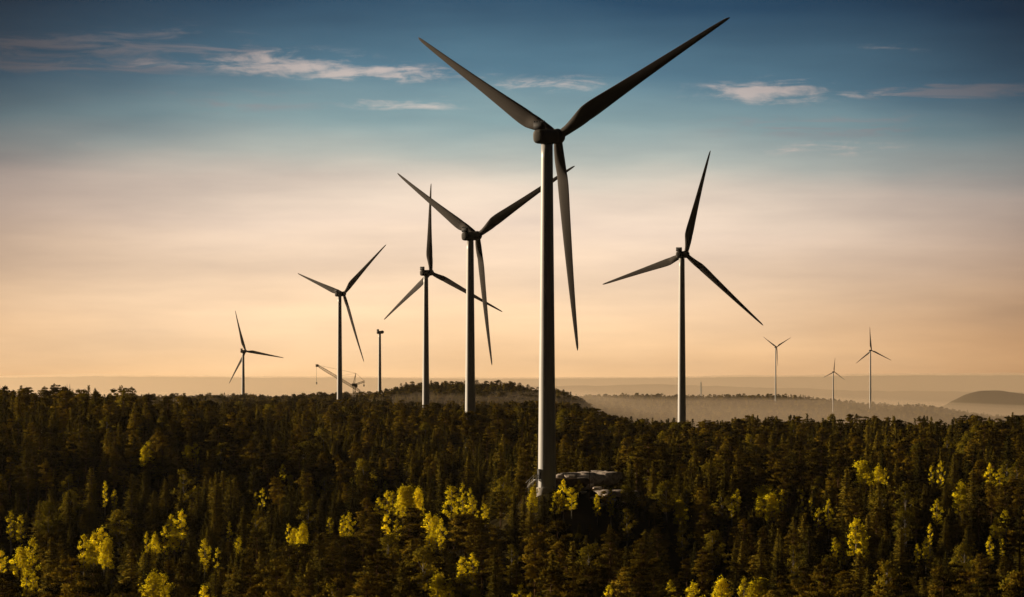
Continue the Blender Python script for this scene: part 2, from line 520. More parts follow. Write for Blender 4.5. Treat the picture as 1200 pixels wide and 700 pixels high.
def make_pine(seed, h=13.0, umbrella=False):
    rng = np.random.RandomState(seed); pr = random.Random(seed)
    P = []; brs = []
    z0 = h * (.66 if umbrella else pr.uniform(.22, .42))
    z = z0
    skew = pr.uniform(-.5, .5)
    while z < h * .97:
        t = (z - z0) / (h - z0)
        prof = (min(1, .45 + 2.2 * t) * (1.02 - t) ** .7) if not umbrella else .95 - .4 * t
        nb = pr.randint(2, 4)
        a0 = pr.random() * 6.28
        for k in range(nb):
            a = a0 + 6.283 * k / nb + pr.uniform(-.4, .4)
            L = (2.25 if not umbrella else 3.0) * prof * pr.uniform(.55, 1.25) * (1 + skew * math.cos(a)) + .25
            tip = Vector((math.cos(a) * L, math.sin(a) * L, z + L * pr.uniform(.05, .4)))
            brs.append(((0, 0, z - .15), tuple(tip), .06))
            nc = 1 + int(L > 1.2) + int(L > 2.2)
            for c in range(nc):
                f = 1 - c * .36
                cc = Vector((tip.x * f, tip.y * f, z + (tip.z - z) * f)) + Vector((pr.uniform(-.3, .3), pr.uniform(-.3, .3), pr.uniform(0, .25)))
                cr = pr.uniform(.5, .95) * (.75 + .3 * prof)
                P.append(clump(cc, cr, cr * .5, int(46 * cr + 22), rng))
        z += pr.uniform(.5, .95)
    P.append(clump((0, 0, h - .35), .55, .55, 40, rng, up=1.2))
    for _ in range(pr.randint(2, 6)):   # dead stubs
        zz = pr.uniform(h * .2, z0); a = pr.random() * 6.28; L = pr.uniform(.5, 1.4)
        brs.append(((0, 0, zz), (math.cos(a) * L, math.sin(a) * L, zz - .1), .03))
    return leafmesh('pine_crown', np.vstack(P), M['pine'], h * .68, .6, .3, .6), trunk_mesh('pine_trunk', h * .97, .19, M['pbark'], pr, brs, lean=.008)

def make_broadleaf(seed, h=10.5, w=1.9, mat='birch', nbig=17):
    rng = np.random.RandomState(seed); pr = random.Random(seed)
    P = []; brs = []
    for i in range(nbig):
        t = (i + .5) / nbig
        z = h * (.30 + .66 * t)
        prof = math.sin(math.pi * (.16 + .80 * t)) ** .8
        a = i * 2.4 + pr.uniform(-.5, .5)
        L = w * prof * pr.uniform(.35, 1.05)
        c = (math.cos(a) * L, math.sin(a) * L, z)
        brs.append(((0, 0, max(z - L * 1.1 - .4, h * .2)), c, .05))
        cr = w * pr.uniform(.22, .50)
        P.append(clump(c, cr, cr * .9, int(115 * cr * cr + 26), rng, (.20, .42), (.15, .30), 0.0))
        P.append(clump((c[0] * 1.12, c[1] * 1.12, c[2] + .2), cr * 1.55, cr * 1.4, 16, rng, (.18, .34), (.14, .26), 0.0))
    P.append(clump((0, 0, h - .4), .38, .6, 34, rng, (.16, .3), (.12, .24), .3))
    return leafmesh('birch_crown', np.vstack(P), M[mat], h * .62, .6, .2, .6), trunk_mesh('birch_trunk', h * .93, .12, M['bbark'], pr, brs, lean=.02)

SPRUCE = [make_spruce(11, 13, 2.9), make_spruce(12, 13, 2.5), make_spruce(13, 13, 3.3), make_spruce(14, 13, 2.1), make_spruce(15, 13, 3.1), make_spruce(16, 13, 2.7)]
PINE = [make_pine(21), make_pine(22), make_pine(23), make_pine(24), make_pine(25), make_pine(26)]
UMBRELLA = make_pine(31, 13, True)
BIRCH = [make_broadleaf(41), make_broadleaf(42, 10.5, 1.5), make_broadleaf(43, 10.5, 2.3, nbig=22), make_broadleaf(44, 10.5, 1.2, nbig=13)]
OAK = [make_broadleaf(51, 10.5, 2.2, 'aspen', 22), make_broadleaf(52, 10.5, 1.7, 'aspen', 17)]

def joined(name, pair):
    vs = []; fs = []; tot = []; mi = []; off = 0; mats = []
    for k, me in enumerate(pair):
        n = len(me.vertices); v = np.empty(n * 3, np.float32); me.vertices.foreach_get('co', v); vs.append(v.reshape(-1, 3))
        l = np.empty(len(me.loops), np.int32); me.loops.foreach_get('vertex_index', l); fs.append(l + off)
        t = np.empty(len(me.polygons), np.int32); me.polygons.foreach_get('loop_total', t); tot.append(t)
        mi.append(np.full(len(t), k)); off += n; mats.append(me.materials[0])
    nv = []
    for me in pair:
        q = np.empty(len(me.loops) * 3, np.float32); me.corner_normals.foreach_get('vector', q); nv.append(q.reshape(-1, 3))
    me = mesh_np(name, np.vstack(vs), np.concatenate(fs), np.concatenate(tot), mats, True, np.concatenate(mi))
    me.normals_split_custom_set(np.vstack(nv))
    return me

# ------------------------------------------------------------------ where the trees stand
rs = np.random.RandomState(77)
def scatter():
    pts = []
    d = 335.0
    half = rad(13.2)
    while d < 4650:
        sp = 6.0 if d < 700 else (5.8 if d < 1300 else (6.4 if d < 2600 else 7.5))
        n = int(2 * half * d / sp)
        a = -half + 2 * half * (np.arange(n) + rs.uniform(-.2, 1.2, n)) / n
        dd = d + rs.uniform(-.6, .6, n) * sp
        pts.append(np.stack([np.sin(a) * dd, np.cos(a) * dd], -1))
        d += sp * .95
    return np.vstack(pts)
pts = scatter()
dist = np.hypot(pts[:, 0], pts[:, 1])
# clearings: turbine pads, rock outcrop, a few glades
PADS = []      # (x, y, r)
def at(px, d, z=None):
    x = (px - 600) / FPX * d
    return x, d, (float(ground(x, d)) if z is None else z)
clear = [(at(641, 600)[:2], 5.5), (at(668, 612)[:2], 10), (at(700, 622)[:2], 11), (at(725, 632)[:2], 9), (at(690, 606)[:2], 5), (at(715, 610)[:2], 5), (at(672, 640)[:2], 9), (at(700, 645)[:2], 10),
         (at(551, 985)[:2], 6), (at(799, 1226)[:2], 6), (at(499, 1452)[:2], 6), (at(398, 1832)[:2], 6)]
for bx, by in ((16, 626), (24, 632), (32, 640)):
    for q in range(1, 9): clear.append(((bx - .9 * 9 * q, by + .43 * 9 * q), 7))
keep = np.ones(len(pts), bool)
for (cx, cy), r in clear: keep &= np.hypot(pts[:, 0] - cx, pts[:, 1] - cy) > r
glade = fbm(pts[:, 0] / 55 + 40, pts[:, 1] / 70 + 9, 3)

pts = pts[keep]; dist = dist[keep]
N = len(pts)
hvar = 1.0 + 0.55 * fbm(pts[:, 0] / 38 + 3, pts[:, 1] / 38, 3)
hgt = np.clip(rs.normal(11.0, 2.7, N) * hvar, 4.5, 17.0)
fz = (np.hypot(pts[:, 0] - 12, pts[:, 1] - 597) < 17) & (pts[:, 1] < 606) & (pts[:, 0] > 3.0)
hgt = np.where(fz, np.minimum(hgt, 11) * .48, hgt)
hgt = np.where((glade[keep] < -.16) & (dist < 900), hgt * .55, hgt)
kindn = fbm(pts[:, 0] / 70 + 90, pts[:, 1] / 70 + 50, 3) + rs.normal(0, .16, N)
kind = np.where(kindn > 0.05, 0, 1)     # 0 spruce, 1 pine
kind[(rs.rand(N) < .035) & (dist < 1500)] = 2
gz = ground(pts[:, 0], pts[:, 1])
# keep only what can be seen from here or a few steps to the side
top = (gz + hgt) / dist; order = np.argsort(dist)
bins = ((np.arctan2(pts[:, 0], pts[:, 1]) + .3) / .6 * 420).astype(int)
runmax = np.full(430, -9.0); vis = np.zeros(N, bool); sub = []
cur = None
for i in order:
    b = bins[i]
    m = max(runmax[b - 1], runmax[b], runmax[b + 1]) if False else min(runmax[b - 1], runmax[b], runmax[b + 1])
    vis[i] = top[i] > m - 4.0 / dist[i]
    v = (gz[i] + hgt[i] * .62) / dist[i]
    if v > runmax[b]: runmax[b] = v
pts, dist, hgt, kind, gz = pts[vis], dist[vis], hgt[vis], kind[vis], gz[vis]
N = len(pts)

# ------------------------------------------------------------------ individual trees
def place(pair, names, x, y, h, base_h, rz, sxy, label, cat, group):
    root = empty(names[0], (x, y, float(ground(x, y)) - 0.15), rz)
    k = h / base_h
    root.scale = (k * sxy, k * sxy, k)
    c = bpy.data.objects.new('crown', pair[0]); c.parent = root; C.objects.link(c)
    t = bpy.data.objects.new('trunk', pair[1]); t.parent = root; C.objects.link(t)
    tag(root, label, cat, group)
    return root

# bright broadleaved trees: photo column, row of the crown's top, height (m), form
BRIGHT = [(625,574,8,2),(660,570,10,1),(652,584,7,0),(700,583,7,0),(716,578,9,1),(797,588,8,2),(864,574,9,1),(895,570,11,2),
 (611,686,8,0),(714,688,8,0),(785,683,9,1),(812,684,10,0),(846,681,9,2),(872,678,10,1),(892,680,9,2),
 (903,569,9,0),(940,575,9,3),(1012,541,13,2),(1030,547,10,2),(971,587,10,1),(1003,610,12,0),(988,628,9,0),(1103,542,11,3),(1126,566,11,2),(1160,544,11,1),
 (1098,586,9,1),(1179,600,8,0),(1090,615,8,3),(1085,633,8,0),(1160,629,8,1),(331,546,7,0),(440,559,7,3),(472,571,11,2),(490,573,10,2),(454,577,10,3),
 (529,572,11,0),(542,567,10,3),(554,584,8,0),(409,602,9,0),(386,608,7,3),(355,616,9,2),(338,616,7,3),(452,605,10,0),(503,603,10,0),(517,609,10,1),
 (513,675,10,2),(557,690,8,2),(554,650,9,1),(308,574,8,3),(13,602,10,3),(38,633,11,0),(2,647,8,0),(31,670,9,1),(98,629,10,1),(110,627,10,0),(119,622,11,0),
 (123,565,9,3),(172,625,9,3),(193,618,9,3),(213,600,9,0),(240,634,10,1),(180,673,11,2),(191,675,10,0),(269,614,7,3),(280,631,7,0),(229,520,9,0),(175,519,9,0),
 (239,689,9,0),(670,579,7,0),(480,571,11,2)]
DULL = [(781,566,10),(800,613,11),(835,625,10),(846,576,10),(190,489,10),(125,488,10),(262,489,10),(715,500,12),(655,496,11),(760,487,11),(820,484,11),(842,482,11),
 (930,498,12),(1040,511,12),(735,571,9),(440,474,10),(376,487,10),(1110,512,11),(1128,518,11),(705,497,10),(880,510,11),(1180,540,10),(960,560,9),(600,640,10),
 (455,628,10),(300,600,10),(140,600,10),(735,600,10),(1060,600,10),(930,640,11),(690,640,11),(380,560,10),(590,560,9),(80,560,9),(1130,640,10)]
def solve(px, py, h):
    """the nearest spot on this bearing where a tree of height h tops out at row py"""
    ds = np.arange(345, 1400, 3.0)
    x = (px - 600) / FPX * ds
    row_ = HY - (ground(x, ds) + h) / ds * FPX
    run = np.minimum.accumulate(row_)
    ok = np.where(row_ <= py)[0]
    i = ok[0] if len(ok) else int(np.argmin(np.abs(row_ - py)))
    return x[i], ds[i]
ORD_ = ['first', 'second', 'third', 'fourth', 'fifth', 'sixth', 'seventh', 'eighth', 'ninth', 'tenth', 'eleventh', 'twelfth', 'thirteenth', 'fourteenth', 'fifteenth', 'sixteenth',
       'seventeenth', 'eighteenth', 'nineteenth', 'twentieth', 'twenty-first', 'twenty-second', 'twenty-third', 'twenty-fourth', 'twenty-fifth', 'twenty-sixth']
ORD = ORD_[:20] + [f'{t}-{o}' for t in ('twenty', 'thirty', 'forty', 'fifty', 'sixty') for o in ORD_[:9]]
def band_labels(items, word, bands):
    out = {}
    for (lo, hi, phrase) in bands:
        sel = sorted([i for i, it in enumerate(items) if lo <= it[1] < hi], key=lambda i: items[i][0])
        for k, i in enumerate(sel):
            out[i] = f'{word}, {ORD[k]} from left {phrase}' if len(sel) > 1 else f'{word}, the only one {phrase}'
    return out
R9 = random.Random(4)
BRIGHT = sorted(set(BRIGHT))
BRIGHT += [(b[0] + R9.choice((-1, 1)) * R9.uniform(6, 15), b[1] + R9.uniform(2, 12), b[2] * .85, R9.randrange(4)) for b in BRIGHT if R9.random() < .7 and not 620 < b[0] < 735]
bl = band_labels(BRIGHT, 'sunlit yellow-green birch', [(0, 560, 'among those higher than the tall tower\'s foot'), (560, 582, 'level with the tall tower\'s foot'),
    (582, 600, 'just below the tall tower\'s foot'), (600, 620, 'in the upper near forest'), (620, 645, 'in the lower near forest'), (645, 999, 'along the bottom edge')])
dl = band_labels(DULL, 'dull olive broadleaved tree', [(0, 505, 'near the forest skyline'), (505, 580, 'behind the tall tower\'s foot'), (580, 999, 'among the near conifers')])
R_ = random.Random(9)
used = []; lim = []
for i, (px, py, h, form) in enumerate(BRIGHT):
    x, y = solve(px, py, h * .97)
    used.append((x, y)); lim.append((px, py + .44 * h / y * FPX))
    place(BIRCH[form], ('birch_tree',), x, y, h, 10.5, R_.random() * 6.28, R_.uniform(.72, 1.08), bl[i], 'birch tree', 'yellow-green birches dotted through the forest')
for i, (px, py, h) in enumerate(DULL):
    x, y = solve(px, py, h * .97)
    used.append((x, y)); lim.append((px, py + .35 * h / y * FPX))
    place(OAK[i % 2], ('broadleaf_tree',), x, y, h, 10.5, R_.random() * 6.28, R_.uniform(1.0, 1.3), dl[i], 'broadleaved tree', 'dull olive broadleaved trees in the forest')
used = np.array(used)
# conifers give each birch room, on its spot and just in front of it
ok = np.ones(N, bool)
sx_, sy_ = math.sin(rad(SUN_AZ)), math.cos(rad(SUN_AZ))
for ux, uy in used:
    dx = pts[:, 0] - ux; dy = pts[:, 1] - uy
    ok &= ~((np.abs(dx - dy * ux / uy) < 2.6) & (dy < 2.5) & (dy > -26))
    al = dx * sx_ + dy * sy_; ac = np.abs(dx * sy_ - dy * sx_)
    ok &= ~((al > 0) & (al < 17) & (ac < 2.6))
short = ~ok
hgt = np.where(short, np.minimum(hgt, 7.0) * .75, hgt)
on = np.ones(N, bool)
for (ux, uy), (px, bot) in zip(used, lim):
    inl = (np.abs(pts[:, 0] - pts[:, 1] * ux / uy) < 2.7) & (pts[:, 1] < uy)
    hm = -(bot - HY) / FPX * pts[:, 1] - gz
    hgt = np.where(inl, np.minimum(hgt, hm), hgt)
    on &= ~(inl & (hm < 2.5))
for ux, uy in used: on &= np.hypot(pts[:, 0] - ux, pts[:, 1] - uy) > 2.4
pts, dist, hgt, kind, gz = pts[on], dist[on], hgt[on], kind[on], gz[on]
N = len(pts)

# notable single trees
def named_tree(px, d, top_py, pair, nm, label, cat, sxy=1.0, base=13.0, rz=0.0):
    x, y, z = at(px, d)
    h = -(top_py - HY) / FPX * d - z
    return place(pair, (nm,), x, y, max(h, 4), base, rz, sxy, label, cat, None)
named_tree(691, 606, 536, UMBRELLA, 'pine_tree', 'flat-topped pine with a bare trunk standing before the pale rocks', 'pine tree', .9)
named_tree(740, 615, 538, SPRUCE[3], 'spruce_tree', 'slim spruce at the end of the pale rock ledge', 'spruce tree', 1.0)
for q, (px, d, ty) in enumerate([(604, 586, 583), (614, 589, 580), (637, 583, 580), (644, 588, 576), (622, 580, 591), (650, 578, 588)]):
    named_tree(px, d, ty, SPRUCE[q % 6], 'spruce_tree', ['young spruce on the bank, farthest left of the tall tower', 'young spruce on the bank close to the tower steps',
        'young spruce right before the tall tower, left one of two', 'young spruce right before the tall tower, right one of two', 'low young spruce downhill of the tower steps',
        'low young spruce downhill of the tall tower'][q], 'spruce tree', 1.5)
named_tree(6, 930, 452, PINE[0], 'pine_tree', 'tall ragged pine on the skyline in the corner beneath the bare sky', 'pine tree', .9)
named_tree(32, 920, 454, PINE[1], 'pine_tree', 'wind-swept leaning pine on the skyline, second from left', 'pine tree', 1.5)
named_tree(64, 915, 450, PINE[4], 'pine_tree', 'tallest ragged pine on the skyline, tiered with gaps', 'pine tree', 1.2)
named_tree(104, 915, 451, SPRUCE[2], 'spruce_tree', 'dense pointed conifer on the skyline right of the tiered pine', 'spruce tree', 1.0)
named_tree(142, 920, 452, PINE[3], 'pine_tree', 'broad-headed pine near the end of the dark skyline ridge', 'pine tree', 1.1)
named_tree(985, 1000, 491, PINE[2], 'pine_tree', 'tall pine on the skyline right below the three small turbines', 'pine tree', 1.1)
named_tree(1052, 1010, 492, PINE[5], 'pine_tree', 'round-headed pine breaking the skyline before the pale mist', 'pine tree', 1.4)
named_tree(1082, 1010, 494, PINE[1], 'pine_tree', 'dark pine on the skyline just right of the round-headed pine', 'pine tree', 1.0)

order = np.argsort(dist)
nS = nP = 0; rest = []
inview = lambda i: abs(pts[i, 0] / pts[i, 1]) < 608 / FPX and (gz[i] + hgt[i]) / pts[i, 1] * FPX > -(706 - HY)
LAB_S = ['slim dark spruce packed into the near forest', 'mid-width dark spruce packed into the near forest', 'broad dark spruce packed into the near forest']
LAB_P = ['narrow brown-green pine with clumped crown in the near forest', 'broad brown-green pine with clumped crown in the near forest']
for i in order:
    k = kind[i]
    if k == 2: rest.append(i); continue
    if not inview(i):
        rest.append(i); continue
    s = .92 + .38 * R_.random()
    if k == 0 and nS < 285:
        v = R_.randrange(len(SPRUCE)); nS += 1
        li = 0 if s < 1.04 else (1 if s < 1.17 else 2)
        place(SPRUCE[v], ('spruce_tree',), pts[i, 0], pts[i, 1], hgt[i], 13.0, R_.random() * 6.28, s, LAB_S[li], 'spruce tree', 'spruces of the near forest')
    elif k == 1 and nP < 285:
        v = R_.randrange(len(PINE)); nP += 1
        place(PINE[v], ('pine_tree',), pts[i, 0], pts[i, 1], hgt[i], 13.0, R_.random() * 6.28, s, LAB_P[0 if s < 1.1 else 1], 'pine tree', 'pines of the near forest')
    else: rest.append(i)
rest = np.array(rest)
print('TREES', N, 'things', nS, nP, 'stuff', len(rest), 'last thing d', dist[order][:len(order)][min(len(order) - 1, nS + nP)])

# ------------------------------------------------------------------ the rest of the forest: one object of stuff
def build_forest():
    src = bpy.data.collections.new('forest_sources')
    pairs = SPRUCE + PINE + OAK
    for k, p in enumerate(pairs):
        o = bpy.data.objects.new('source_%02d' % k, joined('source_%02d' % k, p)); src.objects.link(o)
    P = np.column_stack([pts[rest], gz[rest] - .15])
    n = len(P)
    kd = kind[rest]
    var = np.where(kd == 0, rs.randint(0, 6, n), np.where(kd == 1, 6 + rs.randint(0, 6, n), 12 + rs.randint(0, 2, n)))
    k = hgt[rest] / np.where(kd == 2, 10.5, 13.0)
    sx = k * rs.uniform(.92, 1.3, n) * np.where(dist[rest] > 2000, 1.25, 1.0)
    me = bpy.data.meshes.new('forest')
    me.vertices.add(n); me.vertices.foreach_set('co', P.astype(np.float32).ravel())
    a = me.attributes.new('variant', 'INT', 'POINT'); a.data.foreach_set('value', var.astype(np.int32))
    a = me.attributes.new('turn', 'FLOAT_VECTOR', 'POINT'); a.data.foreach_set('vector', np.column_stack([rs.normal(0, .025, n), rs.normal(0, .025, n), rs.rand(n) * 6.28]).astype(np.float32).ravel())
    a = me.attributes.new('size', 'FLOAT_VECTOR', 'POINT'); a.data.foreach_set('vector', np.column_stack([sx, sx, k]).astype(np.float32).ravel())
    me.update()
    o = link('forest', me)
    tag(o, 'dark conifer forest covering the hills behind the near trees', 'forest', kind='stuff')
    ng = bpy.data.node_groups.new('forest_scatter', 'GeometryNodeTree')
    ng.interface.new_socket('Geometry', in_out='INPUT', socket_type='NodeSocketGeometry')
    ng.interface.new_socket('Geometry', in_out='OUTPUT', socket_type='NodeSocketGeometry')
    nd = ng.nodes
    gi = nd.new('NodeGroupInput'); go = nd.new('NodeGroupOutput')
    ci = nd.new('GeometryNodeCollectionInfo'); ci.inputs[0].default_value = src
    ci.inputs['Separate Children'].default_value = True; ci.inputs['Reset Children'].default_value = True
    ip = nd.new('GeometryNodeInstanceOnPoints'); ip.inputs['Pick Instance'].default_value = True
    def na(name, t):
        q = nd.new('GeometryNodeInputNamedAttribute'); q.data_type = t; q.inputs[0].default_value = name
        return q.outputs[0]
    L = ng.links.new
    L(gi.outputs[0], ip.inputs['Points']); L(ci.outputs[0], ip.inputs['Instance'])
    L(na('variant', 'INT'), ip.inputs['Instance Index'])
    e2r = nd.new('FunctionNodeEulerToRotation'); L(na('turn', 'FLOAT_VECTOR'), e2r.inputs[0]); L(e2r.outputs[0], ip.inputs['Rotation'])
    L(na('size', 'FLOAT_VECTOR'), ip.inputs['Scale'])
    L(ip.outputs[0], go.inputs[0])
    md = o.modifiers.new('scatter', 'NODES'); md.node_group = ng
build_forest()

# ------------------------------------------------------------------ wind turbines
def airfoil(chord, thick, n=18):
    """closed outline, x along the chord (0 at the pitch axis), y thickness"""
    out = []
    for k in range(n):
        t = 2 * math.pi * k / n
        xx = .5 * (1 + math.cos(t))
        yt = thick * 2.6 * (0.2969 * math.sqrt(xx) - .126 * xx - .3516 * xx ** 2 + .2843 * xx ** 3 - .1015 * xx ** 4) * 2
        out.append(((xx - .32) * chord, (yt if t <= math.pi else -yt * .75) * chord * .75))
    return out
def blade_mesh(L):
    """root at the origin, span +Z, rotor axis (upwind) +Y, chord along X"""
    mb = MB(); rings = []; n = 18
    S = [0, .02, .04, .06, .08, .10, .12, .14, .16, .18, .20, .22, .24, .27, .30, .34, .38, .44, .50, .57, .64, .71, .78, .85, .90, .94, .97, .985, .995, 1.0]
    cs_ = np.linspace(0, 1, 401)
    cc_ = np.interp(cs_, [0, .04, .10, .14, .19, .25, .33, .5, .75, .93, .985, 1], [1.9, 1.9, 2.6, 3.3, 3.75, 3.65, 3.2, 2.45, 1.55, .95, .6, .12])
    cc_ = np.convolve(np.pad(cc_, 16, mode='edge'), np.ones(33) / 33, 'valid')
    for s in S:
        ch = (np.interp(s, cs_, cc_) if s < .97 else np.interp(s, [.97, .99, 1], [.72, .5, .12])) * L / 49
        th = np.interp(s, [0, .05, .12, .2, .4, 1], [1, 1, .55, .34, .24, .16])
        tw = rad(np.interp(s, [0, .2, .5, 1], [18, 14, 5, 0]) + 3)
        b = np.interp(s, [0, .06, .18], [1, 1, 0])
        af = airfoil(ch, th)
        ci = [(math.cos(2 * math.pi * k / n) * ch / 2, math.sin(2 * math.pi * k / n) * ch / 2) for k in range(n)]
        pre = 1.6 * (L / 49) * s ** 2.5
        r = []
        for (ax, ay), (bx, by) in zip(af, ci):
            x = -(ax * (1 - b) + bx * b); y = ay * (1 - b) + by * b
            r.append((x * math.cos(tw) - y * math.sin(tw), x * math.sin(tw) + y * math.cos(tw) + pre, s * L))
        rings.append(r)
    mb.loft(rings)
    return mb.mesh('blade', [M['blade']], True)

def rounded_body(sections, n=20, p=3.2):
    """superellipse sections (y, half width, half height, z offset) lofted along Y"""
    rings = []
    for (y, hw, hh, zo) in sections:
        r = []
        for k in range(n):
            t = 2 * math.pi * k / n; c, s_ = math.cos(t), math.sin(t)
            q = (abs(c) ** p + abs(s_) ** p) ** (-1 / p)
            r.append((q * c * hw, y, q * s_ * hh + zo))
        rings.append(r)
    mb = MB(); mb.loft(rings[::-1])
    return mb

_bl = {}
def turbine(px, d, hub_z, yaw, phase, L, label, cone=5.0, rotor=True, near=False, rt=1.28, rb=2.05, base_z=None):
    k = max(L / 49, .55)
    a = Vector((math.sin(yaw), math.cos(yaw), 0))
    x = (px - 600) / FPX * d
    gzv = float(ground(x, d)) if base_z is None else base_z
    root = tag(empty('wind_turbine', (x, d, gzv), -yaw), label, 'wind turbine', 'wind turbines standing above the forest')
    tau = rad(5.0)
    hz = hub_z - gzv - 4.3 * k * math.sin(tau)     # height of the nacelle's axis over the tower
    # tower
    mb = MB(); n = 40 if near else 20; rings = []
    m = 24
    for i in range(m + 1):
        t = i / m
        r = (rb * (1 - t) + rt * t) * k
        rings.append([(r * math.cos(2 * math.pi * j / n), r * math.sin(2 * math.pi * j / n), -3.0 + t * (hz - 1.5 * k + 3.0)) for j in range(n)])
    mb.loft(rings)
    tw = link('tower', mb.mesh('tower', [M['tower']], True), root)
    if near:
        fm = MB()
        for t in (.31, .63):
            r = (rb * (1 - t) + rt * t) * k + .012; z = -3 + t * (hz + 1.5)
            fm.loft([[(r * math.cos(2 * math.pi * j / n), r * math.sin(2 * math.pi * j / n), z + q) for j in range(n)] for q in (-.07, .07)], cap=False)
        link('flange', fm.mesh('flange', [M['tower']], True), tw)
        # door, steps and plinth on the sunny side, facing the camera's left
        da = math.atan2(-0.45, -0.9) + yaw
        R3 = Matrix.Rotation(da, 3, 'Z')
        dm = MB(); dm.box(R3 @ Vector((rb * k + .02, 0, 3.1)), (.22, 1.1, 2.3), R3, .05)
        link('door', dm.mesh('door', [M['dark']]), root)
        sm = MB()
        for q in range(7): sm.box(R3 @ Vector((rb * k + 1.0 + q * .32, 0, 1.75 - q * .27)), (.34, 1.3, .06), R3)
        sm.box(R3 @ Vector((rb * k + .55, 0, 1.82)), (.9, 1.4, .08), R3)
        for sy in (-.66, .66):
            sm.tube(R3 @ Vector((rb * k + .3, sy, 2.9)), R3 @ Vector((rb * k + 1.0, sy, 2.9)), .04)
            sm.tube(R3 @ Vector((rb * k + 1.0, sy, 2.9)), R3 @ Vector((rb * k + 3.0, sy, 1.1)), .04)
            for q in (.3, 1.0, 2.0, 3.0):
                zt = 2.9 if q <= 1 else 2.9 - (q - 1) * .9
                sm.tube(R3 @ Vector((rb * k + q, sy, zt - 2.6 if q > 1 else -.2)), R3 @ Vector((rb * k + q, sy, zt)), .035)
        link('steps', sm.mesh('steps', [M['steel']]), root)
        pm = MB()
        pm.loft([[(r * math.cos(2 * math.pi * j / 32), r * math.sin(2 * math.pi * j / 32), z) for j in range(32)] for r, z in ((2.4, -2.5), (2.4, -.02), (2.35, .05))])
        link('plinth', pm.mesh('plinth', [M['concrete']]), root)
    # nacelle
    hh = 1.62 * k
    sec = [(-3.75, .8, .9, .05), (-3.65, 1.15, 1.25, .04), (-3.3, 1.5, 1.5, .02), (-2.6, 1.75, 1.6, 0), (-1.0, 1.85, 1.62, 0), (1.0, 1.85, 1.62, 0), (2.1, 1.75, 1.55, 0), (2.7, 1.5, 1.45, 0), (2.9, 1.25, 1.25, 0)]
    nm = rounded_body([(y * k, w * k, h * k, z * k) for y, w, h, z in sec])
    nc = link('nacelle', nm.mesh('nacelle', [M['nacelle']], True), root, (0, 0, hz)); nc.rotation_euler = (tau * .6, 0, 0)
    cm = MB()
    if near or L > 40:
        # cooler box at the rear top with upright fins
        cm.box((0, -2.9 * k, 2.35 * k), (2.9 * k, .55 * k, 1.6 * k), None, .08 * k)
        for q in range(7): cm.box(((-1.3 + q * .433) * k, -2.9 * k, 3.25 * k), (.14 * k, .45 * k, .45 * k))
        co = link('cooler', cm.mesh('cooler', [M['dark']]), nc)
    if near:
        wm = MB()
        wm.tube((.5, -1.6, 1.5), (.5, -1.6, 2.5), .04); wm.tube((.25, -1.6, 2.5), (.75, -1.6, 2.5), .03); wm.tube((.75, -1.6, 2.5), (.75, -1.6, 2.75), .06)
        link('wind_sensor', wm.mesh('wind_sensor', [M['dark']]), nc)
        ym = MB(); ym.loft([[(r * math.cos(2 * math.pi * j / 32), r * math.sin(2 * math.pi * j / 32), z) for j in range(32)] for r, z in ((1.34, -1.75), (1.42, -1.6), (1.42, -1.35))])
        link('yaw_ring', ym.mesh('yaw_ring', [M['dark']], True), nc)
    # hub
    hs = [(2.75, 1.15), (3.0, 1.5), (3.6, 1.72), (4.3, 1.78), (5.0, 1.6), (5.6, 1.2), (6.0, .7), (6.15, .2)]
    hm = MB(); n = 24
    hm.loft([[(r * k * math.cos(2 * math.pi * j / n), (y - 4.3) * k, r * k * math.sin(2 * math.pi * j / n)) for j in range(n)] for y, r in hs][::-1])
    hub = link('hub', hm.mesh('hub', [M['nacelle']], True), root, (0, 4.3 * k * math.cos(tau), hz + 4.3 * k * math.sin(tau)))
    hub.rotation_euler = (tau, 0, 0)
    if rotor:
        if L not in _bl: _bl[L] = blade_mesh(L)
        for q in range(3):
            b = link('blade', _bl[L], hub)
            th = phase + q * 2 * math.pi / 3
            b.matrix_local = Matrix.Rotation(th, 4, 'Y') @ Matrix.Rotation(-rad(cone), 4, 'X')
    return root

turbine(641, 600, 55.1, rad(35), rad(61.3), 49.4, 'tallest and nearest white wind turbine, rising through the middle of the picture', near=True, cone=4.5)
turbine(551, 985, 53.4, rad(38), rad(61), 49.0, 'dark wind turbine just left of the tallest one, one blade pointing down', cone=4.5)
turbine(499, 1453, 58.6, rad(37.5), rad(118), 49.0, 'wind turbine with one blade straight up, on the wooded knoll', cone=6)
turbine(398, 1832, 59.1, rad(37.5), rad(48), 49.0, 'wind turbine standing in front of the crane boom', cone=4.5)
turbine(285, 2990, 32.0, rad(32), rad(100), 49.0, 'leftmost small wind turbine in the haze', cone=6)
turbine(445, 2800, 50.0, rad(37), 0, 49.0, 'unfinished wind turbine tower without any blades', rotor=False)
turbine(799, 1226, 57.9, rad(29), rad(14), 49.0, 'large wind turbine right of the tallest one, one blade nearly upright', cone=5)
turbine(909, 4000, 49.0, rad(42), rad(62), 29.5, 'small distant turbine with two blades raised in a V', cone=1)
turbine(976.5, 3700, 10.8, rad(35), rad(6), 19.5, 'smallest and lowest distant turbine, between two taller ones', cone=1, base_z=-43.5)
turbine(1020, 3926, 43.1, rad(37.5), rad(116), 34.7, 'rightmost distant turbine, blade pointing straight up', cone=2.5, base_z=-40.5)

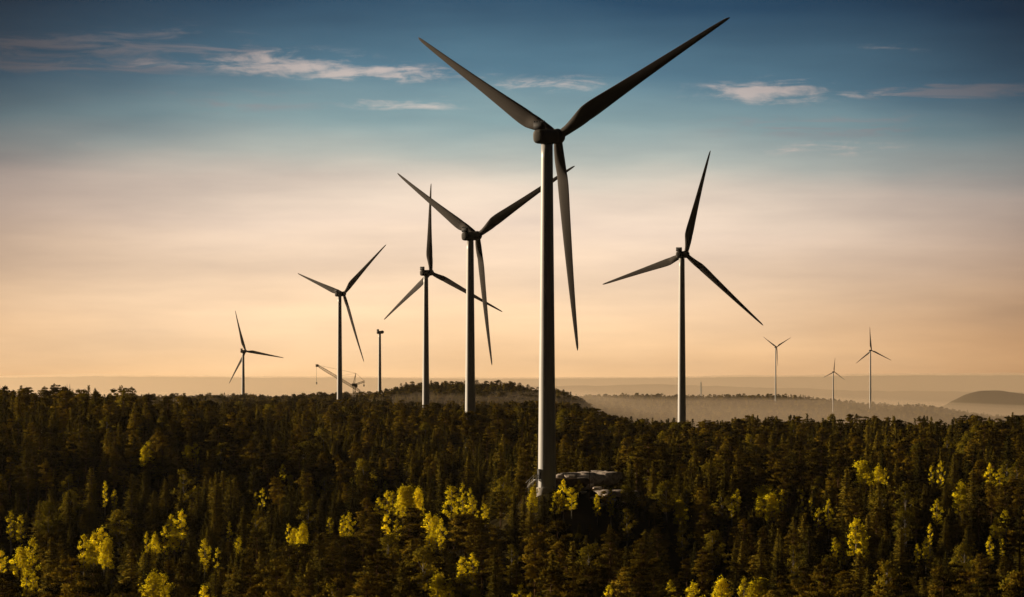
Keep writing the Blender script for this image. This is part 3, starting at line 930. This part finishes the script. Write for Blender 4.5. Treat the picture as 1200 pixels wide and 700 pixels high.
# ------------------------------------------------------------------ rocks by the tall turbine
def rock(name, px, d, size, seed, label, mat, rz=0.0, flat=.25, sink=.5, dz=0.0, cat='rock'):
    x, y, z = at(px, d)
    rng = np.random.RandomState(seed)
    n, m = 34, 18
    V = []
    for i in range(m + 1):
        ph = math.pi * i / m
        for j in range(n):
            t = 2 * math.pi * j / n
            V.append((math.sin(ph) * math.cos(t), math.sin(ph) * math.sin(t), math.cos(ph)))
    V = np.array(V)
    # chop by random planes: flat faces, ledges
    for q in range(16):
        nrm = unit(rng.normal(0, 1, 3) * [1, 1, .8]); o = rng.uniform(.62, .92)
        dd = V @ nrm; V = V - np.outer(np.maximum(dd - o, 0), nrm)
    V[:, 2] = np.where(V[:, 2] > flat, flat + (V[:, 2] - flat) * .25, V[:, 2])
    V += (fbm(V[:, 0] * 3 + seed, V[:, 1] * 3 + V[:, 2] * 2.1, 4)[:, None]) * unit(V) * .28
    V[:, 2] = np.where(V[:, 2] > -.1, np.round(V[:, 2] * 5) / 5 * .5 + V[:, 2] * .5, V[:, 2])
    V = V * np.array(size) / 2
    i, j = np.meshgrid(np.arange(m), np.arange(n), indexing='ij'); k = (j + 1) % n
    F = np.stack([i * n + j, (i + 1) * n + j, (i + 1) * n + k, i * n + k], -1).reshape(-1)
    me = mesh_np(name, V, F, 4, [M[mat]], False)
    o = link(name, me, None, (x, y, z + size[2] * (.5 - sink) + dz)); o.rotation_euler = (0, 0, rz)
    return tag(o, label, cat)
rock('rock_outcrop', 676, 630, (15, 8, 6.5), 3, 'sloping pale granite outcrop right of the tall tower', 'rock', .2, .2, .35, 1.5)
rock('rock_outcrop', 704, 642, (13, 9, 5.0), 8, 'grey domed rock behind the flat-topped pine', 'rock', -.3, .3, .3, 2.4)
rock('rock_ledge', 722, 620, (13, 5, 3.0), 14, 'long flat sunlit rock ledge with a shaded face', 'rock', .05, .1, .25, 2.6)
rock('earth_mound', 663, 612, (11, 6, 4.5), 21, 'brown earth mound between the tall tower and the rocks', 'earth', .1, .35, .3, 0.4, 'earth mound')
SL = [(668, 616, 3.2, 1.2, 3.0), (680, 614, 4.2, .9, 3.4), (690, 618, 3.0, 1.0, 2.6), (700, 614, 3.6, 1.1, 3.2), (709, 613, 2.6, .9, 2.6), (716, 612, 3.0, 1.3, 2.4), (727, 612, 3.4, 1.0, 2.2), (736, 618, 2.6, 1.1, 2.4),
      (684, 610, 2.4, .9, .9), (696, 609, 3.0, .8, 1.0), (706, 608, 2.2, 1.0, .9), (730, 610, 2.6, .9, 1.0)]
for q, (px, d, w, hh, dz) in enumerate(SL):
    lab = ['pale broken slab at the left end of the outcrop', 'widest pale slab below the outcrop crest', 'pale slab left of the flat-topped pine', 'pale slab just right of the flat-topped pine',
           'small pale block under the left end of the ledge', 'upright pale block beneath the ledge', 'pale slab beneath the middle of the ledge', 'pale block at the far right end of the ledge',
           'low boulder at the foot of the earth mound', 'low flat boulder under the flat-topped pine', 'low boulder right of the pine trunk', 'low boulder beside the slim spruce'][q]
    rock('pale_rock' if q < 8 else 'boulder', px, d, (w, w * .6, hh), 50 + q, lab, 'pale', q * 1.3, .3, .5, dz, 'rock' if q < 8 else 'boulder')

# ------------------------------------------------------------------ crane and masts
def lattice(mb, p0, p1, w, r=.1, bays=14, taper=1.0):
    p0 = Vector(p0); p1 = Vector(p1); ax = (p1 - p0).normalized()
    u = ax.cross(Vector((0, 1, 0))).normalized(); v = ax.cross(u).normalized()
    cs = [(-1, -1), (1, -1), (1, 1), (-1, 1)]
    def pt(t, c):
        ww = w / 2 * (1 - (1 - taper) * max(0, (t - .85) / .15)) * (1 if t > .08 else .5 + t / .16)
        return p0 + (p1 - p0) * t + (u * c[0] + v * c[1]) * ww
    for c in cs:
        for b in range(bays): mb.tube(pt(b / bays, c), pt((b + 1) / bays, c), r, None, 4, False)
    for b in range(bays):
        for k in range(4):
            c0, c1 = cs[k], cs[(k + 1) % 4]
            if b % 2: c0, c1 = c1, c0
            mb.tube(pt(b / bays, c0), pt((b + 1) / bays, c1), r * .7, None, 4, False)
            mb.tube(pt(b / bays, cs[k]), pt(b / bays, cs[(k + 1) % 4]), r * .7, None, 4, False)
def crane():
    d = 2250.0
    K = d / FPX
    o = at(415, d)
    root = tag(empty('lattice_crane', o), 'lattice boom crane with its hook hanging over the forest', 'crane')
    q = lambda px, py, dy=0: ((px - 415) * K, dy, -(py - HY) * K - o[2])
    m = MB(); lattice(m, q(422, 458.5), q(372, 428.5), 1.9, .16, 22, .5)
    m.box(q(371.6, 428.6), (2.4, 1.4, 2.2))
    bm_ = link('boom', m.mesh('boom', [M['crane']]), root)
    m = MB(); lattice(m, (0, 0, -1), q(415.3, 451), 2.2, .18, 9)
    link('mast', m.mesh('mast', [M['crane']]), root)
    m = MB(); m.box(q(415.3, 451.2), (4.2, 2.6, 2.4), None, .2); m.box(q(417.5, 452.5), (2.0, 1.8, 2.2), None, .2)
    link('machine_house', m.mesh('machine_house', [M['crane']]), root)
    m = MB()
    for dy in (-.8, .8):
        m.tube(q(413.2, 452, dy), q(417, 437.5, dy * .4), .22); m.tube(q(415.5, 451, dy), q(417, 437.5, dy * .4), .18)
    m.tube(q(413.8, 449, -.8), q(413.8, 449, .8), .12)
    link('gantry', m.mesh('gantry', [M['crane']]), root)
    m = MB(); lattice(m, q(414, 451.8), q(427.5, 447), 1.3, .14, 6)
    cj = link('counter_jib', m.mesh('counter_jib', [M['crane']]), root)
    m = MB(); m.tube(q(426.5, 447), q(426.5, 451.5), .12); m.box(q(426.5, 452), (1.0, 1.0, 1.6))
    link('counterweight', m.mesh('counterweight', [M['dark']]), cj)
    m = MB(); m.tube(q(417, 437.5), q(427.2, 447), .09); m.tube(q(417, 437.5), q(372, 428), .09); m.tube(q(417, 437.7, .5), q(394, 441.5, .5), .07)
    link('cable', m.mesh('cable', [M['rope']]), root)
    m = MB(); m.tube(q(371, 428), q(371, 448.5), .10)
    link('hoist_rope', m.mesh('hoist_rope', [M['rope']]), root)
    m = MB(); m.box(q(371, 449), (1.1, .8, 1.3), None, .1)
    c0 = Vector(q(371, 450.3)); pr_ = None
    for t in range(9):
        an = math.pi * (.5 - 1.35 * t / 8); p = c0 + Vector((.45 * math.cos(an), 0, .45 * math.sin(an)))
        if pr_: m.tube(pr_, p, .12)
        pr_ = p
    link('hook', m.mesh('hook', [M['dark']]), root)
crane()

def mast(px, d, top_py, w, label):
    x, y, z = at(px, d)
    root = tag(empty('radio_mast', (x, y, z - 1)), label, 'mast')
    h = -(top_py - HY) / FPX * d - z + 1
    m = MB(); lattice(m, (0, 0, 0), (0, 0, h * .86), w, w * .09, 18, .6)
    link('lattice_shaft', m.mesh('lattice_shaft', [M['steel']]), root)
    m = MB(); m.tube((0, 0, h * .85), (0, 0, h), w * .10, w * .05); m.tube((0, 0, h * .86), (0, 0, h * .92), w * .3, None, 8)
    link('antenna', m.mesh('antenna', [M['steel']]), root)
mast(821.5, 4280, 445.5, 2.4, 'thin radio mast on the hazy ridge right of the large turbine')
mast(78.5, 3900, 448.2, 1.3, 'faint thin mast, left one of the hazy pair')
mast(81.8, 3900, 448.0, 1.3, 'faint thin mast, right one of the hazy pair')
mast(19.3, 1250, 459.0, .5, 'thin pole showing in the gap between skyline pines')

# ------------------------------------------------------------------ air
def volume_mat(name, density, color, g):
    m, T, out = material(name)
    v = T.add('ShaderNodeVolumePrincipled')
    v.inputs['Color'].default_value = (*color, 1)
    v.inputs['Density'].default_value = density
    v.inputs['Anisotropy'].default_value = g
    T.link(v.outputs[0], out.inputs['Volume'])
    return m
mb = MB(); mb.box((0, 0, (-185 + 125) / 2), (39000, 39000, 310))
hz = link('haze', mb.mesh('haze', [volume_mat('haze_air', HAZE_DENSITY, (1.0, .90, .76), 0.55)]))
tag(hz, 'warm thin morning haze in the air over the forest', 'haze', kind='stuff')

def build_mist(name, label, density, ds, zt, far):
    """a low bank of mist with an uneven top"""
    ds = np.array(ds, float); zt = np.array(zt, float)
    az = np.radians(np.linspace(-34, 34, 137))
    AA, DD = np.meshgrid(az, ds)
    AD = np.degrees(AA)
    edge = np.clip((np.radians(34) - np.abs(AA)) / .2, 0, 1)
    Z = np.broadcast_to(zt[:, None], AA.shape)
    if far:
        hill = ground(np.sin(AA) * 13000, np.cos(AA) * 13000)
        w = np.interp(DD, [6800, 9800, 15000, 17500], [0, 1, 1, 0])
        Z = Z * (1 - w) + (hill + 5) * w
    else:
        w = np.interp(DD, [1500, 1900, 4600, 5400], [0, 1, 1, 0])
        Z = Z - w * np.interp(AD, [-3.2, -2.2, .5, 2.8, 7.0, 11.0], [0, -8, -6, 5, 8, 22])
        Z = Z + 6.0 * fbm(np.sin(AA) * DD / 380, DD / 380, 3) * np.clip((DD - 1150) / 600, 0, 1)
    Z = Z * edge + -70 * (1 - edge)
    n, m = AA.shape
    X = np.sin(AA) * DD; Y = np.cos(AA) * DD
    V = np.vstack([np.stack([X, Y, Z], -1).reshape(-1, 3), np.stack([X, Y, np.full_like(X, -172)], -1).reshape(-1, 3)])
    i, j = np.meshgrid(np.arange(n - 1), np.arange(m - 1), indexing='ij')
    a = i * m + j; t = np.stack([a, a + 1, a + m + 1, a + m], -1).reshape(-1, 4)
    rim = [k for k in range(m)] + [r_ * m + m - 1 for r_ in range(1, n)] + [(n - 1) * m + k for k in range(m - 2, -1, -1)] + [r_ * m for r_ in range(n - 2, 0, -1)]
    sides = [(rim[(q + 1) % len(rim)], rim[q], rim[q] + n * m, rim[(q + 1) % len(rim)] + n * m) for q in range(len(rim))]
    F = np.vstack([t[:, ::-1], t + n * m, np.array(sides)])
    me = mesh_np(name, V, F.reshape(-1), 4, [volume_mat(name + '_air', density, (.95, .76, .56), 0.5)])
    bm = bmesh.new(); bm.from_mesh(me); bmesh.ops.recalc_face_normals(bm, faces=bm.faces); bm.to_mesh(me); bm.free()
    tag(link(name, me), label, 'mist', kind='stuff')
build_mist('valley_mist', 'pale golden mist lying in the hollows between the near forest and the wooded ridges', 3.4e-4,
           list(np.linspace(1150, 5500, 36)), list(np.interp(np.linspace(1150, 5500, 36), [1150, 1350, 1600, 1900, 2300, 4300, 4900, 5500], [-66, -40, -27, -20, -17, -18, -30, -100])), False)
build_mist('plain_mist', 'warm mist covering the plain in front of the far hills', 3.0e-4,
           [5600, 5900, 6400, 7200, 8000, 9000, 10000, 11000, 12500, 13500, 15000, 17500, 18400],
           [-100, -50, -25, -12, -2, 6, 13, 15, 15, 15, 14, 0, -120], True)
